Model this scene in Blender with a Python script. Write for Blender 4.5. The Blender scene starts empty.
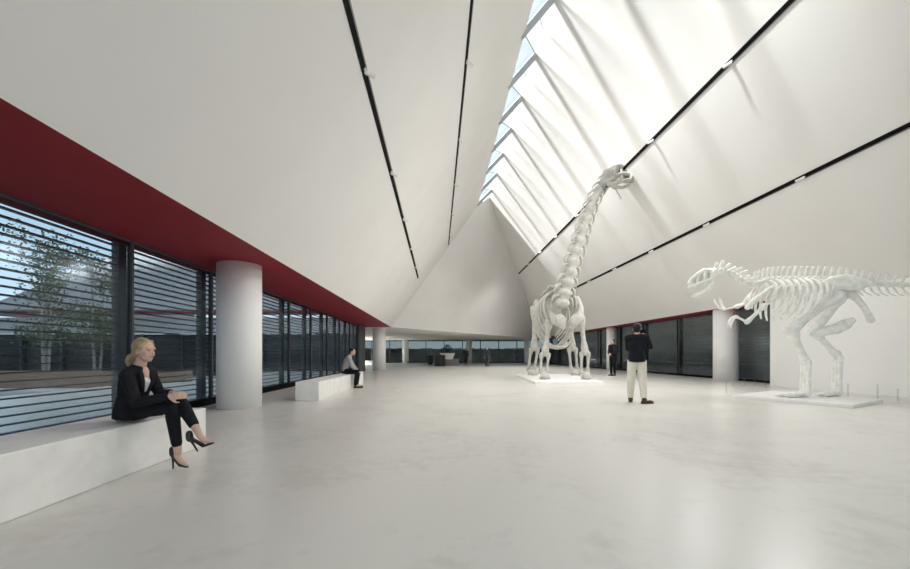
import bpy, math, random
from mathutils import Vector as V, Matrix
random.seed(7)
SC = bpy.context.scene
COL = SC.collection
F, VX, VY, EYE = 385.0, 438.0, 354.5, 1.08     # focal length and vanishing point in pixels, eye height
W_, H_ = 910, 569
PI = math.pi

def at(px, py, Y):
    return V(((px-VX)*Y/F, Y, EYE+(VY-py)*Y/F))

# ------------------------------------------------------------------ materials
def mat(name, col, rough=.6, spec=.3, noise=0, nscale=4, metal=0, bump=0, col2=None, coat=0):
    m = bpy.data.materials.new(name); m.use_nodes = True
    nt = m.node_tree; b = nt.nodes['Principled BSDF']
    b.inputs['Base Color'].default_value = (*col, 1)
    b.inputs['Roughness'].default_value = rough
    b.inputs['Specular IOR Level'].default_value = spec
    b.inputs['Metallic'].default_value = metal
    b.inputs['Coat Weight'].default_value = coat
    if noise or bump:
        tc = nt.nodes.new('ShaderNodeTexCoord')
        n = nt.nodes.new('ShaderNodeTexNoise'); n.inputs['Scale'].default_value = nscale
        n.inputs['Detail'].default_value = 6
        nt.links.new(tc.outputs['Object'], n.inputs['Vector'])
        if noise:
            r = nt.nodes.new('ShaderNodeValToRGB')
            c2 = col2 or tuple(c*(1-noise) for c in col)
            r.color_ramp.elements[0].color = (*c2, 1); r.color_ramp.elements[0].position = .35
            r.color_ramp.elements[1].color = (*col, 1); r.color_ramp.elements[1].position = .62
            nt.links.new(n.outputs['Fac'], r.inputs['Fac'])
            nt.links.new(r.outputs['Color'], b.inputs['Base Color'])
        if bump:
            bp = nt.nodes.new('ShaderNodeBump'); bp.inputs['Strength'].default_value = bump
            nt.links.new(n.outputs['Fac'], bp.inputs['Height'])
            nt.links.new(bp.outputs['Normal'], b.inputs['Normal'])
    return m

def glass(name, tint, refl=.6):
    m = bpy.data.materials.new(name); m.use_nodes = True
    nt = m.node_tree; nt.nodes.clear()
    o = nt.nodes.new('ShaderNodeOutputMaterial')
    t = nt.nodes.new('ShaderNodeBsdfTransparent'); t.inputs['Color'].default_value = (*tint, 1)
    g = nt.nodes.new('ShaderNodeBsdfGlossy'); g.inputs['Roughness'].default_value = .1
    fr = nt.nodes.new('ShaderNodeFresnel'); fr.inputs['IOR'].default_value = 1.45
    mu = nt.nodes.new('ShaderNodeMath'); mu.operation = 'MULTIPLY'; mu.inputs[1].default_value = refl
    mx = nt.nodes.new('ShaderNodeMixShader')
    nt.links.new(fr.outputs['Fac'], mu.inputs[0]); nt.links.new(mu.outputs[0], mx.inputs['Fac'])
    nt.links.new(t.outputs[0], mx.inputs[1]); nt.links.new(g.outputs[0], mx.inputs[2])
    nt.links.new(mx.outputs[0], o.inputs['Surface'])
    return m

def floor_mat():
    m = mat('polished_concrete', (.6, .585, .55), rough=.29, spec=.4)
    nt = m.node_tree; b = nt.nodes['Principled BSDF']
    tc = nt.nodes.new('ShaderNodeTexCoord')
    n1 = nt.nodes.new('ShaderNodeTexNoise'); n1.inputs['Scale'].default_value = 1.1; n1.inputs['Detail'].default_value = 8; n1.inputs['Roughness'].default_value = .68
    n2 = nt.nodes.new('ShaderNodeTexNoise'); n2.inputs['Scale'].default_value = 9; n2.inputs['Detail'].default_value = 5
    for n in (n1, n2): nt.links.new(tc.outputs['Object'], n.inputs['Vector'])
    r = nt.nodes.new('ShaderNodeValToRGB')
    r.color_ramp.elements[0].position = .24; r.color_ramp.elements[0].color = (.50, .475, .43, 1)
    r.color_ramp.elements[1].position = .5; r.color_ramp.elements[1].color = (.68, .66, .62, 1)
    a = nt.nodes.new('ShaderNodeMix'); a.data_type = 'FLOAT'; a.inputs[0].default_value = .3
    nt.links.new(n1.outputs['Fac'], a.inputs[2]); nt.links.new(n2.outputs['Fac'], a.inputs[3])
    nt.links.new(a.outputs[0], r.inputs['Fac']); nt.links.new(r.outputs['Color'], b.inputs['Base Color'])
    return m

def brick_mat():
    m = mat('brown_brick', (.25, .15, .1), rough=.9)
    nt = m.node_tree; b = nt.nodes['Principled BSDF']
    br = nt.nodes.new('ShaderNodeTexBrick'); br.inputs['Scale'].default_value = 4
    br.inputs['Color1'].default_value = (.34, .2, .12, 1); br.inputs['Color2'].default_value = (.24, .14, .09, 1); br.inputs['Mortar'].default_value = (.35, .32, .29, 1)
    tc = nt.nodes.new('ShaderNodeTexCoord'); mp = nt.nodes.new('ShaderNodeMapping'); mp.inputs['Rotation'].default_value = (PI/2, 0, 0)
    nt.links.new(tc.outputs['Object'], mp.inputs['Vector']); nt.links.new(mp.outputs[0], br.inputs['Vector'])
    nt.links.new(br.outputs['Color'], b.inputs['Base Color'])
    return m

M = dict(
    floor=floor_mat(),
    ceil=mat('ceiling_plaster', (.75, .735, .715), .9, .1, noise=.03, nscale=.6),
    wall=mat('wall_plaster', (.88, .87, .85), .85, .15, noise=.03, nscale=.8),
    red=mat('red_soffit_paint', (.30, .026, .038), .6, .2, noise=.08, nscale=1.5),
    column=mat('column_plaster', (.9, .89, .87), .7, .2, noise=.02, nscale=2),
    bench=mat('bench_stone', (.88, .865, .83), .55, .3, noise=.09, nscale=5),
    black=mat('black_metal', (.006, .006, .007), .75, .08, noise=.2, nscale=10),
    rim=mat('grey_rail_rim', (.16, .155, .15), .5, .4, noise=.08, nscale=10),
    white_metal=mat('white_lamp_metal', (.78, .77, .75), .4, .4, noise=.03, nscale=10),
    lens=mat('lamp_lens', (.5, .5, .48), .2, .5, noise=.1, nscale=30),
    mullion=mat('mullion_grey', (.07, .075, .08), .5, .4, noise=.1, nscale=6),
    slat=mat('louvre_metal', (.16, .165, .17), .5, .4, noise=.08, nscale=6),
    slatR=mat('louvre_metal_lit', (.30, .31, .315), .5, .4, noise=.08, nscale=6),  # same louvre metal, lightened so the right slats look lit
    skybar=mat('skylight_bar', (.45, .47, .49), .5, .4, noise=.05, nscale=6),
    glassL=glass('facade_glass', (.62, .67, .70), .13),
    glassR=glass('facade_glass_dark', (.46, .48, .48), .3),
    glassB=glass('lobby_glass', (.34, .37, .37), .2),
    glassF=glass('daylight_fill_glass', (.92, .94, .95), .3),  # clear glass of the unseen windows added for daylight
    glassS=glass('skylight_glass_tinted', (.86, .89, .90), .3),
    glassC=glass('skylight_glass_clear', (.96, .97, .97), .3),
    acrylic=glass('clear_acrylic', (.93, .94, .94), .6),
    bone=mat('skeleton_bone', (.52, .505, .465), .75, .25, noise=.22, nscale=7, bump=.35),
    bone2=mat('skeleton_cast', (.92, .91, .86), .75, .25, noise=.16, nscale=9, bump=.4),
    plinth=mat('plinth_white', (.8, .79, .77), .5, .3, noise=.03, nscale=3),
    skin=mat('skin', (.66, .43, .34), .55, .3, noise=.08, nscale=14),
    lips=mat('lips', (.42, .13, .12), .5, .3, noise=.05, nscale=20),
    eye=mat('eye_dark', (.03, .02, .018), .3, .4, noise=.1, nscale=20),
    blond=mat('blond_hair', (.46, .33, .20), .55, .35, noise=.35, nscale=22, bump=.5),
    dark_hair=mat('dark_hair', (.013, .011, .011), .55, .3, noise=.3, nscale=30, bump=.4),
    suit=mat('charcoal_suit', (.018, .017, .02), .85, .15, noise=.2, nscale=30),
    trousers=mat('black_trousers', (.013, .013, .016), .85, .15, noise=.2, nscale=30),
    white_top=mat('white_blouse', (.75, .74, .71), .8, .1, noise=.06, nscale=20),
    beige=mat('beige_cotton', (.74, .70, .60), .85, .1, noise=.1, nscale=18),
    navy=mat('dark_sweater', (.016, .017, .022), .9, .1, noise=.2, nscale=30),
    grey_shirt=mat('grey_shirt', (.40, .39, .38), .85, .1, noise=.12, nscale=25),
    grey_coat=mat('dark_grey_coat', (.05, .052, .055), .85, .1, noise=.15, nscale=20),
    blue_coat=mat('navy_coat', (.035, .042, .06), .85, .1, noise=.15, nscale=20),
    shoe=mat('black_shoe_leather', (.012, .011, .011), .3, .5, noise=.1, nscale=20),
    boot=mat('brown_boot', (.075, .05, .035), .6, .3, noise=.3, nscale=25),
    sole=mat('boot_sole', (.10, .08, .065), .7, .2, noise=.2, nscale=25),
    leaf=mat('leaves', (.17, .21, .12), .7, .2, noise=.4, nscale=2),
    dark_leaf=mat('dark_leaves', (.02, .04, .02), .7, .2, noise=.4, nscale=6),
    hedge=mat('hedge_leaves', (.085, .088, .082), .9, .1, noise=.4, nscale=1.5),
    bark=mat('pale_bark', (.42, .40, .36), .85, .1, noise=.4, nscale=12),
    paving=mat('grey_paving', (.33, .33, .32), .9, .1, noise=.15, nscale=.7),
    brick=brick_mat(),
    roof=mat('grey_roof', (.40, .385, .39), .85, .1, noise=.1, nscale=1),
    dark_glaze=mat('dark_glazing', (.045, .05, .058), .2, .5, noise=.4, nscale=.5),
    fascia=mat('pale_fascia', (.55, .54, .53), .8, .1, noise=.06, nscale=2),
    grey_paint=mat('grey_desk_paint', (.22, .22, .22), .6, .3, noise=.08, nscale=4),
    drum=mat('dark_drum', (.03, .03, .032), .5, .3, noise=.2, nscale=8),
    soil=mat('soil', (.05, .035, .025), .95, .1, noise=.4, nscale=20),
)

# ------------------------------------------------------------------ mesh builder
class MB:
    def __init__(s): s.v = []; s.f = []
    def add(s, vs, fs):
        o = len(s.v); s.v += [V(p) for p in vs]; s.f += [tuple(i+o for i in f) for f in fs]; return s
    def box(s, c, d, R=None):
        c = V(c); hx, hy, hz = d[0]/2, d[1]/2, d[2]/2
        vs = [V((x, y, z)) for z in (-hz, hz) for x, y in ((-hx, -hy), (hx, -hy), (hx, hy), (-hx, hy))]
        if R is not None: vs = [R @ v for v in vs]
        return s.add([c+v for v in vs], [(3,2,1,0), (4,5,6,7), (0,1,5,4), (1,2,6,5), (2,3,7,6), (3,0,4,7)])
    def prism(s, poly, off):
        """closed slab: a polygon extruded by a vector"""
        n = len(poly); off = V(off); a = [V(p) for p in poly]
        nn = V((0,0,0))
        for i in range(n): nn += a[i].cross(a[(i+1) % n])
        fl = nn.dot(off) > 0
        vs = a + [p+off for p in a]
        fs = [tuple(range(n-1, -1, -1)), tuple(range(n, 2*n))] + [(i, (i+1) % n, n+(i+1) % n, n+i) for i in range(n)]
        if not fl: fs = [tuple(reversed(f)) for f in fs]
        return s.add(vs, fs)
    def tube(s, path, radii, n=10, side=None, flat=1.0, ends=True, cap=1.0):
        P = [V(p) for p in path]
        if not hasattr(radii, '__len__'): radii = [radii]*len(P)
        R = list(radii)
        fl = list(flat) if hasattr(flat, '__len__') else [flat]*len(P)
        T = []
        for i in range(len(P)):
            t = P[min(i+1, len(P)-1)] - P[max(i-1, 0)]
            T.append(t.normalized() if t.length > 1e-9 else V((0,0,1)))
        rings = []
        u = V(side) if side is not None else (V((0,0,1)) if abs(T[0].z) < .9 else V((1,0,0)))
        for i in range(len(P)):
            t = T[i]; b = V(side) if side is not None else u
            u = b - t*b.dot(t); u = u.normalized() if u.length > 1e-6 else t.orthogonal().normalized()
            rings.append((P[i], u, t.cross(u), R[i], fl[i]))
        if ends:
            e = []
            m0 = R[0]*min(1, fl[0])*cap; m1 = R[-1]*min(1, fl[-1])*cap
            for k, q in ((.94, .34), (.6, .8)):
                p, a, b, r, f = rings[0]; e.append((p - T[0]*m0*k, a, b, r*q, f))
            tail = []
            for k, q in ((.6, .8), (.94, .34)):
                p, a, b, r, f = rings[-1]; tail.append((p + T[-1]*m1*k, a, b, r*q, f))
            rings = e + rings + tail
        vs = []
        for p, a, b, r, f in rings:
            for k in range(n):
                an = 2*PI*k/n; vs.append(p + a*(r*math.cos(an)) + b*(r*f*math.sin(an)))
        fs = []
        for i in range(len(rings)-1):
            for k in range(n):
                fs.append((i*n+k, i*n+(k+1) % n, (i+1)*n+(k+1) % n, (i+1)*n+k))
        fs.append(tuple(range(n-1, -1, -1))); q = (len(rings)-1)*n; fs.append(tuple(range(q, q+n)))
        return s.add(vs, fs)
    def ball(s, c, r, R=None, n=14, m=9):
        c = V(c); r = r if hasattr(r, '__len__') else (r, r, r)
        vs = []; 
        def pt(th, ph):
            p = V((r[0]*math.sin(th)*math.cos(ph), r[1]*math.sin(th)*math.sin(ph), r[2]*math.cos(th)))
            return c + (R @ p if R is not None else p)
        vs.append(pt(0, 0))
        for i in range(1, m):
            for k in range(n): vs.append(pt(PI*i/m, 2*PI*k/n))
        vs.append(pt(PI, 0)); L = len(vs)-1
        fs = [(0, 1+k, 1+(k+1) % n) for k in range(n)]
        for i in range(m-2):
            for k in range(n): fs.append((1+i*n+k, 1+(i+1)*n+k, 1+(i+1)*n+(k+1) % n, 1+i*n+(k+1) % n))
        fs += [(L, 1+(m-2)*n+(k+1) % n, 1+(m-2)*n+k) for k in range(n)]
        return s.add(vs, fs)
    def lathe(s, prof, c=(0,0,0), n=40):
        """closed solid of revolution, profile (r, z) bottom to top"""
        c = V(c); vs = []
        for r, z in prof:
            for k in range(n): vs.append(c + V((r*math.cos(2*PI*k/n), r*math.sin(2*PI*k/n), z)))
        fs = []
        for i in range(len(prof)-1):
            for k in range(n): fs.append((i*n+k, i*n+(k+1) % n, (i+1)*n+(k+1) % n, (i+1)*n+k))
        q = (len(prof)-1)*n
        fs += [tuple(range(n-1, -1, -1)), tuple(range(q, q+n))]
        return s.add(vs, fs)
    def build(s, name, material, parent=None, smooth=False, bevel=0):
        base = parent.matrix_world.inverted() if parent is not None else None
        me = bpy.data.meshes.new(name)
        vs = s.v
        org = V((0,0,0))
        me.from_pydata([tuple(v) for v in vs], [], s.f); me.update()
        me.materials.append(material)
        if smooth:
            for p in me.polygons: p.use_smooth = True
        o = bpy.data.objects.new(name, me); COL.objects.link(o)
        if parent is not None:
            pl = WORLD.get(parent.name, V((0,0,0)))
            me.transform(Matrix.Translation(-pl)); o.parent = parent
            WORLD[o.name] = pl
        else:
            # origin at the base centre
            xs = [v.x for v in vs]; ys = [v.y for v in vs]; zs = [v.z for v in vs]
            c = V(((min(xs)+max(xs))/2, (min(ys)+max(ys))/2, min(zs)))
            me.transform(Matrix.Translation(-c)); o.location = c; WORLD[o.name] = c
        if bevel:
            b = o.modifiers.new('bevel', 'BEVEL'); b.width = bevel; b.segments = 2; b.limit_method = 'ANGLE'
        return o
    def remesh(s, name, material, parent=None, voxel=.008, it=3):
        o = s.build(name, material, parent)
        r = o.modifiers.new('r', 'REMESH'); r.mode = 'VOXEL'; r.voxel_size = voxel; r.use_smooth_shade = True
        if it:
            k = o.modifiers.new('s', 'SMOOTH'); k.factor = .5; k.iterations = it
        dg = bpy.context.evaluated_depsgraph_get()
        me = bpy.data.meshes.new_from_object(o.evaluated_get(dg))
        o.modifiers.clear(); old = o.data; o.data = me; me.name = name; bpy.data.meshes.remove(old)
        if not me.materials: me.materials.append(material)
        for p in me.polygons: p.use_smooth = True
        return o
WORLD = {}   # world position of every object's origin (all are unrotated)

def tag(o, label, cat, group=None, kind=None):
    o['label'] = label; o['category'] = cat
    if group: o['group'] = group
    if kind: o['kind'] = kind
    return o
def thing(name, label, cat, loc, group=None, kind=None):
    o = bpy.data.objects.new(name, None); COL.objects.link(o); o.location = V(loc); o.empty_display_size = .2
    WORLD[o.name] = V(loc)
    return tag(o, label, cat, group, kind)
def struct(name, mb, m, **k):
    o = mb.build(name, m, **k); o['kind'] = 'structure'; return o
def struct_root(name, loc):
    o = bpy.data.objects.new(name, None); COL.objects.link(o); o.location = V(loc); WORLD[o.name] = V(loc); o['kind'] = 'structure'; return o

# ================================================================== THE HALL
YN, YB = -7.0, 50.0                    # behind the camera, back glazing
XL, XSL = -4.95, -3.12                 # left glazing, inner edge of left soffit
XR, XSR = 12.5, 11.6
ZL, ZR = 2.91, 2.98                    # soffit heights
PL0, PL1 = V((XSL, 0, ZL)), V((2.69, 0, 11.05))     # left slope, foot and top
PR0, PR1 = V((XSR, 0, ZR)), V((3.455, 0, 11.71))    # right slope, foot and top
YG, YG1, YG2 = 25.68, 26.0, 43.4                    # far facet: left foot, apex, right foot
def yy(p, y): return V((p.x, y, p.z))
nL = V((-(PL1.z-PL0.z), 0, PL1.x-PL0.x)).normalized()    # outward normals
nR = V((PR1.z-PR0.z, 0, PR0.x-PR1.x)).normalized()

struct('floor', MB().box((1.5, 21.5, -.15), (25.5, 58, .3)), M['floor'])
struct('ceiling_left', MB().prism([yy(PL0, YN), yy(PL1, YN), yy(PL1, YG), yy(PL0, YG)], nL*.25), M['ceil'])
struct('ceiling_right', MB().prism([yy(PR0, YN), yy(PR1, YN), yy(PR1, YG1), yy(PR0, YG2)], nR*.25), M['ceil'])
struct('ceiling_back', MB().prism([yy(PL0, YG), yy(PL1, YG), yy(PR1, YG1), yy(PR0, YG2)], V((-.45, .7, .45))), M['ceil'])
struct('ceiling_lobby', MB().prism([(-11, YG, ZL), (XSL, YG, ZL), (XSR, YG2, ZL), (14.2, YG2, ZL), (14.2, YB+.3, ZL), (-11, YB+.3, ZL)], (0, 0, .3)), M['wall'])
struct('trim_1', MB().box(((XL-.35+XSL)/2, (YN+YG)/2, ZL+.1), (XSL-XL+.35, YG-YN, .2)), M['red'])
struct('trim_2', MB().box(((XR+.5+XSR)/2, (YN+YG2)/2, ZR+.06), (XR+.5-XSR, YG2-YN, .12)), M['red'])
struct('wall_right', MB().box((XSR+.12, (13.45+YN)/2, 1.53), (.24, 13.45-YN, 3.06)), M['wall'])
gb = struct_root('window_31', (3, YN, 0))  # glazed gable added unseen behind the camera to let in fill daylight
gp = [(XL-.3, YN, 0), (XL-.3, YN, ZL), (XSL, YN, ZL), yy(PL1, YN), yy(PR1, YN), (XSR, YN, ZR), (XSR+.3, YN, ZR), (XSR+.3, YN, 0)]
MB().prism(gp, (0, -.03, 0)).build('pane', M['glassF'], gb)
g = MB()
for k in range(9):
    x = XL+.2+2.05*k
    zt = ZL if x < XSL else (ZL+(x-XSL)*(PL1.z-ZL)/(PL1.x-XSL) if x < PL1.x else min(11.3, ZR+(XSR-x)*(PR1.z-ZR)/(XSR-PR1.x)))
    g.box((x, YN, zt/2), (.08, .16, zt))
for z, x0, x1 in ((.1, XL, XSR), (2.9, XL, XSR), (5.5, -1.1, 9.1), (8.2, .8, 6.6)): g.box(((x0+x1)/2, YN, z), (x1-x0, .14, .09))
g.build('mullion', M['mullion'], gb)
for nm_, x_, y_ in (('window_32', -11.1, YG), ('window_33', 13.7, YG2)):  # unseen side glazing added to bring more daylight into the lobby
    lw = struct_root(nm_, (x_, (y_+YB)/2, 0))
    MB().box((x_, (y_+YB)/2, 1.45), (.03, YB-y_, 2.9)).build('pane', M['glassF'], lw)
    g = MB(); k_ = int((YB-y_)/2.4)
    for i in range(k_+1): g.box((x_, y_+(YB-y_)*i/k_, 1.45), (.1, .08, 2.9))
    g.box((x_, (y_+YB)/2, .06), (.1, YB-y_, .12)).build('mullion', M['mullion'], lw)
struct('wall_left_return', MB().box((XL, (23.72+YG)/2, ZL/2), (.2, YG-23.72, ZL)), M['mullion'])
struct('baseboard_left', MB().box((XL, (YN+24.8)/2, .07), (.16, 24.8-YN, .14)), M['black'], bevel=.01)
struct('baseboard_right', MB().box((XR, (13.5+YG2)/2, .05), (.14, YG2-13.5, .1)), M['black'], bevel=.01)

# sawtooth skylight between the two slopes
LX, RX = PL1, PR1
Lv = [.0311*F + 2.245*k for k in range(-8, 7)]; Lv = [y for y in Lv if y < 25.6]
bars, tint, clear, thin = MB(), MB(), MB(), MB()
for k, y in enumerate(Lv):
    L = yy(LX, y); Rk = yy(RX, min(y+1.66, YG1)); Ln = yy(LX, min(y+2.245, YG)); Rn = yy(RX, min(y+1.66+2.245, YG1))
    up = V((-.10, 0, .12))
    if (Ln-L).length > .1: tint.prism([L+up*.2, Rk+up*.2, Ln+up*.2], up*.15)
    if y+2.245 < YG and (Rn-Rk).length > .1: clear.prism([Rk+up*.2, Rn+up*.2, Ln+up*.2], up*.15)
    if y+2.245 < YG:
        bars.tube([Rk+V((.12, 0, .1)), Ln+V((-.12, 0, -.1))], .13, n=4, ends=False)
        thin.tube([L, Rk], .022, n=6, ends=False)
        thin.tube([Rk*.5+Rn*.5+V((-.05, 0, -.04)), Ln*.5+Rk*.5], .014, n=5, ends=False)
sk = struct_root('window_30', (3.1, 10, 11.2))
bars.build('cross_bar', M['skybar'], sk); thin.build('glazing_bar', M['skybar'], sk)
tint.build('tinted_glass', M['glassS'], sk); clear.build('clear_glass', M['glassC'], sk)

# glazed side walls: one window per bay, with its posts, pane and outside louvres
wn = 0
def bay(x, y0, y1, out, ztop, gm, tilt, dens, postw=.16):
    global wn; wn += 1
    r = struct_root('window_%d' % wn, (x, (y0+y1)/2, 0))
    MB().box((x, (y0+y1)/2, ztop/2), (.02, y1-y0, ztop)).build('pane', gm, r)
    f = MB()
    f.box((x, y1, ztop/2), (.08, .045, ztop)); f.box((x, (y0+y1)/2, ztop-.015), (.06, y1-y0, .03))
    f.build('mullion', M['mullion'], r)
    s = MB(); n = int(ztop/dens)
    ct, st = math.cos(tilt), math.sin(tilt)
    Rm = Matrix(((ct, 0, st*out), (0, 1, 0), (-st*out, 0, ct)))
    for i in range(n):
        s.box((x+out*.3, (y0+y1)/2, .12+dens*i), (.062, y1-y0-.02, .019), Rm)
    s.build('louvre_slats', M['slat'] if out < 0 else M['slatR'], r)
    MB().box((x+out*.3, y1+.14, ztop/2), (.12, postw, ztop)).build('louvre_post', M['slat'], r)
ys = [6.2+2.19*k for k in range(-6, 9)]
for a, b in zip(ys[:-1], ys[1:]): bay(XL, a, b, -1, ZL, M['glassL'], 0.02, .105)
ys = [13.45+3.33*k for k in range(0, 10)]
for a, b in zip(ys[:-1], ys[1:]): bay(XR, a, min(b, 43.3), 1, ZR, M['glassR'], .25, .12, .16)
# back glazing of the lobby
for i, x in enumerate([-11 + 2.36*k for k in range(11)]):
    wn += 1
    r = struct_root('window_%d' % wn, (x+1.18, YB, 0))
    MB().box((x+1.18, YB, ZL/2), (2.36, .02, ZL)).build('pane', M['glassB'], r)
    MB().box((x, YB, ZL/2), (.09, .12, ZL)).box((x+1.18, YB, ZL-.06), (2.36, .12, .12)).box((x+1.18, YB, .08), (2.36, .12, .16)).build('mullion', M['mullion'], r)

# ------------------------------------------------------------------ columns
def column(x, y, r, label, group='white round columns'):
    o = MB().lathe([(r, 0), (r, ZR if x > 12 else ZL)], (x, y, 0), 48).build('column', M['column'], smooth=False)
    for p in o.data.polygons: p.use_smooth = abs(p.normal.z) < .5
    tag(o, label, 'column', group, 'thing')
column(-4.07, 7.9, .42, 'large white round column on the left, right beside the seated woman')
column(-4.1, 26.85, .45, 'white round column at the far end of the red soffit on the left')
column(-4.1, 48.4, .40, 'distant white column in the back glazing, just right of the soffit tip')
column(3.9, 48.4, .36, 'distant white column in the back glazing, between the two walking people')
column(11.2, 48.4, .36, 'distant white column in the back glazing, beside the tall skeleton legs')
column(12.1, 16.2, .44, 'white round column on the right below the predator skeleton forearms')
column(12.1, 26.9, .30, 'slim white column on the right behind the man in dark suit')

# ------------------------------------------------------------------ benches
def bench(y0, y1, label, w=.64):
    o = MB().box((-2.77-w/2, (y0+y1)/2, .2225), (w, y1-y0, .445)).build('bench', M['bench'], bevel=.012)
    tag(o, label, 'bench', 'long white block benches')
bench(-.75, 4.6, 'long white stone bench in the left foreground with the blonde woman on it')
bench(8.95, 14.3, 'long white stone bench beyond the big column with a seated man', .55)
o = MB().box((-8.3, 42, .2), (3.2, .7, .4)).build('bench', M['bench'], bevel=.012); tag(o, 'small distant white bench in the lobby behind the far left column', 'bench', 'long white block benches')

# ------------------------------------------------------------------ track lights
def rail(p, n, y1, label):
    """p: (x, z) on the slope, n: inward normal"""
    p = V((p[0], 0, ZL+(p[0]-XSL)*(PL1.z-ZL)/(PL1.x-XSL) if n.x > 0 else ZR+(XSR-p[0])*(PR1.z-ZR)/(XSR-PR1.x))); t = thing('lighting_track', label, 'lighting track', (p.x, (y1-5)/2, p.z), 'black ceiling lighting tracks')
    u = V((-n.z, 0, n.x)); yc, ln = (y1-6)/2, y1+6
    Rm = Matrix((u, V((0, 1, 0)), n)).transposed()
    c = V((p.x, yc, p.z))
    MB().box(c+n*.004, (.07, ln, .007), Rm).build('channel', M['black'], t)
    MB().box(c+n*.006+u*.048, (.024, ln, .011), Rm).build('rim', M['rim'], t)
    MB().box(c+n*.006-u*.048, (.024, ln, .011), Rm).build('rim', M['black'], t)
    return p, n, u
ORD = ['first', 'second', 'third', 'fourth', 'fifth', 'sixth', 'seventh']
def spot(p, n, u, y, label, s):
    c = V((p.x, y, p.z))
    t = thing('spotlight', label, 'spotlight', c+n*.015, 'white track spotlights')
    Rm = Matrix((u, V((0, 1, 0)), n)).transposed()
    MB().box(c+n*.027, (.045, .12, .03), Rm).build('adapter', M['white_metal'], t, bevel=.006)
    MB().tube([c+n*.035, c+n*.08], .014, n=8).build('stem', M['white_metal'], t, smooth=True)
    d = (n*.75 + V((0, .55, 0)) + u*.35*s).normalized()
    h = c + n*.09
    MB().tube([h-d*.07, h-d*.055, h+d*.10], [.030, .035, .035], n=14, ends=False).build('lamp_head', M['white_metal'], t)
    MB().tube([h+d*.10, h+d*.104], .028, n=14, ends=False).build('lens', M['lens'], t)
    lt = bpy.data.lights.new('lamp', 'SPOT'); lt.energy = (150 if s > 0 else 330) if y < 22 else 380; lt.spot_size = 2.6 if y < 22 else 1.7; lt.spot_blend = 1; lt.shadow_soft_size = .5; lt.color = (1, .985, .96)
    lo = bpy.data.objects.new('lamp', lt); COL.objects.link(lo); lo.parent = t
    lo.location = h+d*.2-t.location
    lo.rotation_euler = (n+V((0, .1, -.15)) if y < 22 else n*.5+V((0, .9, -1.1))).to_track_quat('-Z', 'Y').to_euler()
iL, iR = -nL, -nR
for (pp, n, y1, nm, s, yl) in (
    ((-1.18, 4.55+EYE), iL, 22.9, 'lower left track', 1, (6.16, 9.6, 12.9, 16.5, 20.0)),
    ((.687, 7.16+EYE), iL, 25.2, 'upper left track', 1, (9.4, 12.8, 16.2, 19.6, 23.0)),
    ((6.92, 6.92+EYE), iR, 33.0, 'upper right track', -1, (9.1, 12.4, 19.0, 22.4, 25.8, 29.2)),  # last three heads added to light the lobby
    ((9.2, 4.52+EYE), iR, 37.6, 'lower right track', -1, (9.7, 13.1, 16.5, 19.9, 23.3, 26.7, 30.1))):  # here too the last three heads are added for lobby light
    p, n_, u = rail(pp, n, y1, 'long thin black lighting track on the white slope, the '+nm)
    for i, y in enumerate(yl):
        spot(p, n_, u, y, 'small white spotlight, %s from the near end of the %s' % (ORD[i], nm), s)

# ================================================================== SKELETONS
def bonebar(a, b, r0, r1, mid=None, n=9, kx=1.0):
    """limb bone with swollen ends"""
    a, b = V(a), V(b); r = mid or min(r0, r1)*.6
    return MB().tube([a, a.lerp(b, .12), a.lerp(b, .3), a.lerp(b, .68), a.lerp(b, .88), b], [r0, r0*.95, r, r, r1*.95, r1], n=n, flat=kx)

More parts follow.
